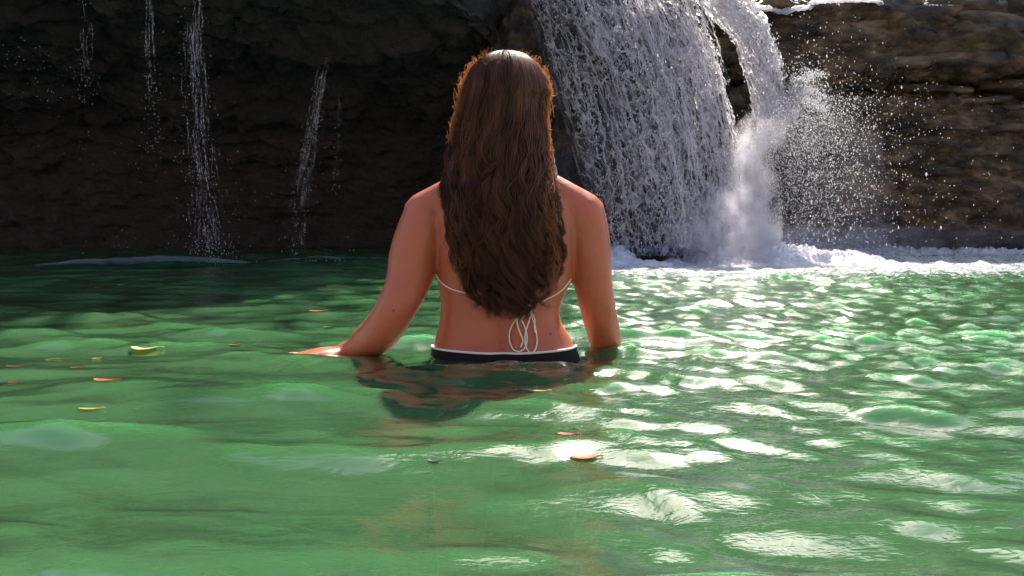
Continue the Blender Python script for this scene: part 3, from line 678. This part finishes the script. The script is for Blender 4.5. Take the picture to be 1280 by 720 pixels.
ms = tmp.modifiers.new('s', 'SMOOTH'); ms.factor = .5; ms.iterations = 9
dg = bpy.context.evaluated_depsgraph_get(); me = bpy.data.meshes.new_from_object(tmp.evaluated_get(dg)); me.name = 'person'
bpy.data.objects.remove(tmp)
co = np.empty(len(me.vertices) * 3, np.float32); me.vertices.foreach_get('co', co); co = co.reshape(-1, 3).astype(float)
x, y, z = co.T
back = (y < BY - .01) & (z > -.02) & (z < .43) & (np.abs(x + .017) < .17)
g = lambda a, c, s: np.exp(-((a - c) / s) ** 2)
dy = .013 * g(x, -.018, .018) * np.clip((.36 - z) / .1, 0, 1) * np.clip((z + .02) / .05, 0, 1)
for sg in (-1, 1):
    dy = dy - .014 * g(x, -.017 + sg * .088, .034) * g(z, .275, .055) + .010 * g(x, -.017 + sg * .055, .022) * g(z, .25, .06)
    dy = dy - .005 * g(x, -.02 + sg * .045, .022) * g(z, .09, .09) + .003 * g(x, -.02 + sg * .045, .011) * g(z, .035, .014)
    dy = dy - .004 * g(x, -.02 + sg * .13, .03) * g(z, .165, .018)
co[:, 1] += np.where(back, dy, 0)
co[:, 1] += np.where((y < BY - .02) & (x < -.2), .0015 * g(x, -.262, .014) * g(z, .088, .010), 0)   # dimples at the elbows
co[:, 1] += np.where((y < BY + .1) & (x > .17), .0015 * g(x, .212, .016) * g(z, .098, .014), 0)
me.vertices.foreach_set('co', co.astype(np.float32).ravel()); me.polygons.foreach_set('use_smooth', np.ones(len(me.polygons), dtype=bool)); me.update()
me.materials.clear(); me.materials.append(SKIN)
person = bpy.data.objects.new('person', me); COL.objects.link(person)
person['label'] = 'person with long brown wavy hair standing waist deep, back turned, in a bikini'; person['category'] = 'person'
bvh = BVHTree.FromPolygons([tuple(c) for c in co], [tuple(p.vertices) for p in me.polygons])
for sg in (-1, 1):
    v, f = ellipsoid((HX + sg * .034, HYc + .082, .606), (.012, .010, .010), 10, 12); build('eye', v, f, simple('eye_white', (.7, .68, .65), .2), person)

def skin_at(xx, zz, off=.004):
    h = bvh.ray_cast(Vector((xx, BY - .6, zz)), Vector((0, 1, 0)), 2)
    return np.array([xx, (h[0].y if h[0] else BY) - off, zz])
# bikini bottom: a band lofted just off the hips, with a white piped edge
CX, CY = -.017, BY - .005; ang = np.linspace(0, 2 * math.pi, 90, endpoint=False)
def hip_ring(zf, off):
    out = []
    for a in ang:
        d = Vector((math.cos(a), math.sin(a), 0)); zz = zf(a); h = bvh.ray_cast(Vector((CX, CY, zz)), d, .3)
        rad = (h[3] if h[0] else .15); rad = min(rad, .185 if abs(d.x) > .5 else .2)
        out.append((CX + d.x * (rad + off), CY + d.y * (rad + off), zz))
    q = np.array(out); return (np.roll(q, 1, 0) + 2 * q + np.roll(q, -1, 0)) / 4
edge_z = lambda a: .020 + .004 * math.cos(a) ** 2 - (.03 if math.sin(a) > 0 else 0) * math.sin(a)
zs = np.linspace(0, 1, 14)
rings = [hip_ring(lambda a, t=t: edge_z(a) * t - .15 * (1 - t), .0045) for t in zs]
bot = build('bikini_bottom', np.concatenate(rings), grid_faces(14, 90, True), NAVY, person)
top = hip_ring(edge_z, .0055); P = np.vstack([top, top[:1]]); V, F = tubes(P[None], np.full((1, len(P)), .0027), 8); build('trim', V, F, WHITE_CLOTH, bot)
# bikini top: back string, cups, bow
bk = empty('bikini_top', (0, 0, 0)); bk.parent = person
def cord(name, pts, r0, n=60, on_skin=True, off=.003):
    Q = spline(np.array([[X_(a), 0, Z_(b)] for a, b in pts]), n)
    P = np.array([skin_at(a, c, off + (0 if on_skin else .004)) for a, _, c in Q])
    for k in range(3): P[1:-1, 1] = (P[:-2, 1] + P[1:-1, 1] * 2 + P[2:, 1]) / 4
    V, F = tubes(P[None], np.full((1, n), r0), 8); return build(name, V, F, WHITE_CLOTH, bk)
cord('back_string', [(546, 342), (552, 350), (566, 358), (590, 364), (625, 371), (662, 377), (685, 369), (700, 361), (713, 348)], .0017, 90)
cord('bow_loop', [(664, 383), (655, 389), (645, 394), (638, 406), (637, 418), (641, 428), (648, 431), (655, 427), (658, 416), (655, 402), (650, 392)], .0016, 70, False)
cord('bow_loop', [(664, 383), (660, 397), (656, 410), (656, 424), (661, 432), (667, 430), (670, 420), (668, 404), (664, 392), (662, 384)], .0016, 70, False)
cord('bow_end', [(662, 386), (650, 393), (646, 396), (649, 408), (653, 418), (650, 426)], .0016, 40, False, .005)
cord('bow_end', [(664, 386), (667, 394), (667, 402), (668, 410)], .0018, 30, False, .005)
v, f = ellipsoid(skin_at(X_(662), Z_(384), .005), (.006, .004, .005), 8, 10); build('knot', v, f, WHITE_CLOTH, bk)
for sg in (-1, 1):
    v, f = ellipsoid((-.017 + sg * .075, BY + .095, .235), (.064, .058, .062)); build('cup', v, f, WHITE_CLOTH, bk)
bd = []; r = np.random.default_rng(8)
for k in range(420):
    zz = .03 + .33 * r.random() ** 1.7; xx = r.uniform(-.31, .26); h = bvh.ray_cast(Vector((xx, BY - .6, zz)), Vector((0, 1, 0)), .9)
    if h[0] is None or h[1].y > -.25: continue
    R_ = r.uniform(.0007, .0019); v, f = ellipsoid((0, 0, 0), (R_, R_, R_ * r.uniform(1, 1.7)), 6, 8); bd.append((v + np.array(h[0]), [q for q in f if len(q) == 4]))
BEAD = Mat('water_bead'); gl_ = BEAD.n('ShaderNodeBsdfGlossy'); gl_.inputs['Roughness'].default_value = .03; tp_ = BEAD.n('ShaderNodeBsdfTransparent'); tp_.inputs[0].default_value = (.92, .88, .86, 1)
V, F = join(bd); build('water_bead', V, F, BEAD.done(BEAD.mixsh(.16, tp_.outputs[0], gl_.outputs[0])), person, kind='stuff')
# hair
SIL = np.array([(63, 632, 632), (65.5, 616, 648), (69, 604, 660), (76, 592, 669), (88, 580, 678), (100, 574, 684), (125, 564, 690), (150, 557, 694), (175, 553, 697), (200, 551, 699), (225, 550, 701), (250, 551, 704), (275, 554, 707), (300, 560, 710), (320, 567, 707), (340, 571, 704), (360, 579, 701), (380, 587, 697), (400, 595, 691), (430, 606, 682)], float)
SZ = Z_(SIL[:, 0])[::-1]; SC = ((X_(SIL[:, 1]) + X_(SIL[:, 2])) / 2)[::-1]; SW = ((X_(SIL[:, 2]) - X_(SIL[:, 1])) / 2)[::-1]
DZ = np.array([-.05, .10, .20, .30, .38, .44, .52, .60, .66, .70, .715, .73]); DD = np.array([.030, .035, .045, .055, .072, .098, .115, .116, .095, .062, .03, .0]); DY = BY + np.array([-.085, -.085, -.085, -.088, -.075, -.035, -.005, .0, .0, .0, .0, .0])
zd = np.linspace(.62, .718, 40); dome = np.clip(1 - ((zd - .60) / .1181) ** 2.15, 0, 1) ** (1 / 2.15)
k_ = SZ < .615; SC = np.concatenate([SC[k_], np.full(40, X_(632))]); SW = np.concatenate([SW[k_] * .80, .1035 * dome]); SZ = np.concatenate([SZ[k_], zd])
k_ = DZ < .605; DD = np.concatenate([DD[k_], .116 * np.clip(1 - ((zd - .60) / .1181) ** 2.1, 0, 1) ** (1 / 2.1)]); DY = np.concatenate([DY[k_], np.full(40, BY)]); DZ = np.concatenate([DZ[k_], zd])
def hair_pt(phi, zz, rho):
    lim = np.radians(np.interp(zz, [.36, .48], [88, 128])); p = phi * lim
    return np.stack([np.interp(zz, SZ, SC) + np.interp(zz, SZ, SW) * rho * np.sin(np.clip(p, -1.5708, 1.5708)) * np.where(np.abs(p) > 1.5708, np.cos((np.abs(p) - 1.5708) * .4), 1),
                     np.interp(zz, DZ, DY) - np.interp(zz, DZ, DD) * rho * np.cos(p), zz], -1)
def hair():
    r = np.random.default_rng(11); n, m, nc = 5600, 40, 130
    cph = np.sort(r.uniform(-1.0, 1.0, nc)); cphase = r.uniform(0, 6.28, nc); clam = r.uniform(.085, .16, nc); camp = r.uniform(.5, 1.5, nc)
    crho = r.uniform(.74, 1.03, nc); cend = np.maximum(.100 + .105 * np.abs(cph) ** 1.9 + r.normal(0, .024, nc), .094); sh_ = r.random(nc) < .34; cend = np.where(sh_, cend + r.uniform(.03, .20, nc), cend); crho = np.where(sh_, r.uniform(.97, 1.03, nc), crho)
    c = r.integers(0, nc, n); phi0 = cph[c] + r.normal(0, .055, n); rho = np.where(r.random(n) < .8, r.uniform(.93, 1.0, n), r.uniform(.6, .93, n))
    zt = .7176 - .003 * r.random(n); ze = cend[c] + np.abs(r.normal(0, .018, n))
    t = np.linspace(0, 1, m)[None]; zz = zt[:, None] - (zt - ze)[:, None] * t ** 1.5
    low = np.clip((.60 - zz) / .22, 0, 1); low = low * low * (3 - 2 * low); tip = np.clip((zz - ze[:, None]) / .22, 0, 1)
    pull = low * (.62 + .33 * (1 - tip)); phi = phi0[:, None] * (1 - pull) + cph[c][:, None] * pull
    rr = rho[:, None] * (1 - .9 * low) + .9 * low * (crho[c] + r.normal(0, .03, n))[:, None]
    phi = np.clip(phi + .03 * low * np.sin(zz * 11 + cphase[c][:, None]), -1.06, 1.06)
    P = hair_pt(phi, zz, rr)
    amp = np.interp(zz, [.05, .2, .42, .56, .66], [.026, .022, .013, .0035, 0]) * camp[c][:, None]
    ph = 6.283 * zz / clam[c][:, None] + cphase[c][:, None] + r.normal(0, .22, n)[:, None]
    P[..., 0] += amp * np.sin(ph); P[..., 1] += amp * .6 * np.cos(ph * .93) - .002
    P[..., 0] += low * r.normal(0, .0022, n)[:, None]; P[..., 1] += low * r.normal(0, .0022, n)[:, None]
    R = np.interp(t, [0, .05, .75, 1], [.0009, .0016, .0013, .0002]).repeat(n, 0) * r.uniform(.6, 1.15, n)[:, None]
    out = [tubes(P, R, 3)]
    # thick inner mass that stops light shining straight through
    zz, pp = np.meshgrid(np.linspace(.155, .690, 60), np.linspace(-1, 1, 40), indexing='ij'); M = hair_pt(pp, zz, np.full(zz.shape, .72) * np.clip((zz - .08) / .2, .5, 1))
    out.append((M.reshape(-1, 3), grid_faces(60, 40)))
    V, F = join(out); ho = build('hair', V, F, HAIR, person); out = []
    # flyaway hairs at the outline, curling outwards
    n, m = 1100, 16; zs = r.uniform(.22, .70, n); sg = r.choice([-1, 1], n); ph0 = sg * r.uniform(.62, .95, n); st = hair_pt(ph0, zs, np.full(n, 1.0))
    t = np.linspace(0, 1, m); L = r.uniform(.02, .075, n); cur = r.uniform(-6.5, 6.5, n); a0 = r.uniform(-1.9, -.5, n)
    a = a0[:, None] + cur[:, None] * t[None]
    stp = L[:, None] / m; P = np.zeros((n, m, 3)); P[..., 0] = st[:, :1] + sg[:, None] * np.cumsum(np.abs(np.cos(a)) * stp * .75, 1) * (.45); P[..., 2] = st[:, 2:] + np.cumsum(np.sin(a) * stp, 1); P[..., 1] = st[:, 1:2] + np.cumsum(np.sin(a * .7) * stp * .4, 1)
    out.append(tubes(P, np.linspace(.0012, .0005, m)[None].repeat(n, 0), 3))
    # loose wavy outer strands down both flanks, where the low sun shines through them
    n, m2 = 900, 30; sg = r.choice([-1, 1], n); p0 = sg * r.uniform(.55, 1.0, n); z0 = r.uniform(.45, .71, n); z1 = z0 - r.uniform(.12, .42, n); z1 = np.maximum(z1, .16)
    tt = np.linspace(0, 1, m2)[None]; zz = z0[:, None] + (z1 - z0)[:, None] * tt
    P = hair_pt(p0[:, None] + 0 * zz, zz, r.uniform(.97, 1.04, n)[:, None] + .06 * tt)
    ph = 6.283 * zz / r.uniform(.03, .09, n)[:, None] + r.uniform(0, 6.28, n)[:, None]; am = r.uniform(.002, .0065, n)[:, None] * np.clip(tt * 3, 0, 1)
    P[..., 0] += am * np.sin(ph); P[..., 1] += am * np.cos(ph)
    out.append(tubes(P, np.interp(tt, [0, .1, .7, 1], [.0003, .0009, .0008, .0002]).repeat(n, 0), 3))
    # hairs standing off the crown
    n = 160; phc = r.uniform(-1, 1, n); st = hair_pt(phc, r.uniform(.67, .712, n), np.full(n, 1.0)); d = np.stack([phc * .5 + r.normal(0, .3, n), r.normal(0, .3, n), r.uniform(.2, .8, n)], -1); L = r.uniform(.006, .018, n)
    P = st[:, None] + d[:, None] * L[:, None, None] * t[None, :, None] + np.stack([.006 * np.sin(t * 3), 0 * t, -.006 * t * t], -1)[None] * r.uniform(-1, 1, n)[:, None, None]
    out.append(tubes(P, np.linspace(.0006, .0002, m)[None].repeat(n, 0), 3))
    V, F = join(out); return build('loose_strand', V, F, WISP, ho, kind='stuff')
hair()

# ------------------------------------------------------------------ leaves and twigs afloat
def on_water(a, b):
    d = FPX * CAM_H / (b - HZ); X = (a - 640) * d / FPX
    return X, d, float(height(np.array([X]), np.array([d]))[0])
LEAFM = {k: simple('leaf_' + k, c, .45, .45) for k, c in dict(orange=(.50, .13, .025), red=(.30, .05, .02), yellow=(.62, .50, .16), pale=(.55, .58, .25), brown=(.16, .07, .035), dark=(.025, .02, .018), tan=(.48, .32, .16)).items()}
def leaf(a, b, wpx, col, label, ang=0, ratio=.42, curl=.05, tilt=0):
    X, d, h = on_water(a, b); L = wpx * d / FPX; n = 11
    t = np.linspace(0, 1, n); hw = ratio * L * .5 * (np.sin(np.pi * t ** .85) ** .8 + .02) * (1 + .10 * np.sin(t * 23 + a))
    V = []
    for k in range(n):
        zc = curl * L * (2 * t[k] - 1) ** 2 * .6
        for q in (-1, -.5, 0, .5, 1): V.append(((t[k] - .5) * L, q * hw[k], zc + abs(q) * curl * .35 * L * .5 - .0007))
    top = np.array(V); bt = top.copy(); bt[:, 2] -= .0012; m = len(top); f = grid_faces(n, 5)
    idx = np.arange(m).reshape(n, 5); loop = np.concatenate([idx[:, 0], idx[-1, 1:], idx[-2::-1, -1], idx[0, -2:0:-1]]); i = np.arange(len(loop)); j = (i + 1) % len(loop)
    F = np.concatenate([f[:, ::-1], f + m, np.stack([loop[i], loop[j], m + loop[j], m + loop[i]], -1)])
    o = build('leaf', np.vstack([top, bt]), F, LEAFM[col], label=label, category='leaf', group='leaves afloat on the pool')
    # stalk
    P = np.array([[[L * .48, 0, curl * L * .5], [L * .58, .01 * L, curl * L * .5], [L * .68, .03 * L, curl * L * .3]]]); V, F = tubes(P, np.full((1, 3), .012 * L + .0004), 5); build('stalk', V, F, LEAFM[col], o)
    o.location = (X, d, h + .0025); o.rotation_euler = (tilt, 0, ang)
    return o
leaf(181, 437, 34, 'pale', 'large pale yellow-green leaf floating left of the bather', .1, .75, .10)
leaf(131, 475, 30, 'orange', 'bright orange leaf floating at the left, the largest orange one there', -.12, .5, .08)
leaf(18, 478, 15, 'red', 'small red leaf at the left edge beside a dark twig', 0, .6)
leaf(112, 508, 28, 'yellow', 'slender yellow leaf, lowest of those at the left', .05, .22)
leaf(257, 427, 15, 'yellow', 'small yellow sliver of leaf behind the large pale leaf', .15, .35)
leaf(294, 434, 15, 'brown', 'reddish brown leaf between the pale leaf and the arm', .2, .45)
leaf(120, 449, 10, 'tan', 'tiny tan leaf between the large pale leaf and the orange one', 0, .6)
leaf(20, 462, 26, 'brown', 'sunken looking brown leaf above the red one at the left edge', .1, .3)
leaf(95, 460, 16, 'red', 'faint reddish leaf just above the bright orange leaf', 0, .4)
leaf(396, 394, 20, 'orange', 'orange leaf behind the outstretched arm', 0, .5)
leaf(376, 411, 14, 'brown', 'brown leaf behind the outstretched hand', .5, .5)
leaf(318, 480, 26, 'dark', 'dark wet leaf below the outstretched hand', .1, .4)
leaf(411, 415, 16, 'dark', 'dark curled leaf beside the forearm', -.1, .5)
leaf(730, 570, 36, 'orange', 'orange leaf in front of the bather, largest and nearest', .08, .4, .05)
leaf(708, 547, 26, 'red', 'red leaf behind the nearest orange leaf', -.2, .5)
leaf(672, 486, 26, 'tan', 'slender tan leaf close behind the bather', -.15, .25)
leaf(542, 579, 15, 'dark', 'small dark leaf alone on open water in front of the bather', -.1, .4)
leaf(24, 362, 10, 'tan', 'far tan leaf at the left edge near the dark rock', 0, .7)
leaf(72, 358, 8, 'yellow', 'far yellow fleck of leaf near the dark rock', 0, .7)
leaf(150, 356, 8, 'tan', 'far tan fleck of leaf below the widest trickle, left of it', 0, .7)
leaf(122, 361, 8, 'orange', 'far orange fleck of leaf between the tan and yellow flecks', 0, .7)
leaf(388, 345, 12, 'tan', 'far tan leaf below the slanting veil of water', 0, .6)
def twig(a, b, wpx, col, label, ang, fork):
    X, d, h = on_water(a, b); L = wpx * d / FPX
    parts = [tubes(spline([[-L / 2, 0, 0, .03 * L], [-L * .1, .03 * L, .02 * L, .03 * L], [L / 2, 0, .01 * L, .012 * L]], 12)[None, :, :3], np.linspace(.03 * L, .010 * L, 12)[None], 6),
             tubes(np.array([[[L * .1, 0, .01 * L], [L * .2, fork * .12 * L, .06 * L], [L * .26, fork * .2 * L, .16 * L]]]), np.array([[.018 * L, .014 * L, .006 * L]]), 6)]
    V, F = join(parts); o = build('twig', V, F, LEAFM[col], label=label, category='twig', group='twigs afloat on the pool'); o.location = (X, d, h + .001); o.rotation_euler = (0, 0, ang)
twig(16, 483, 30, 'dark', 'dark forked twig at the left edge below the red leaf', .05, 1)
twig(68, 450, 20, 'tan', 'short pale forked stick left of the large pale leaf', .4, -1)
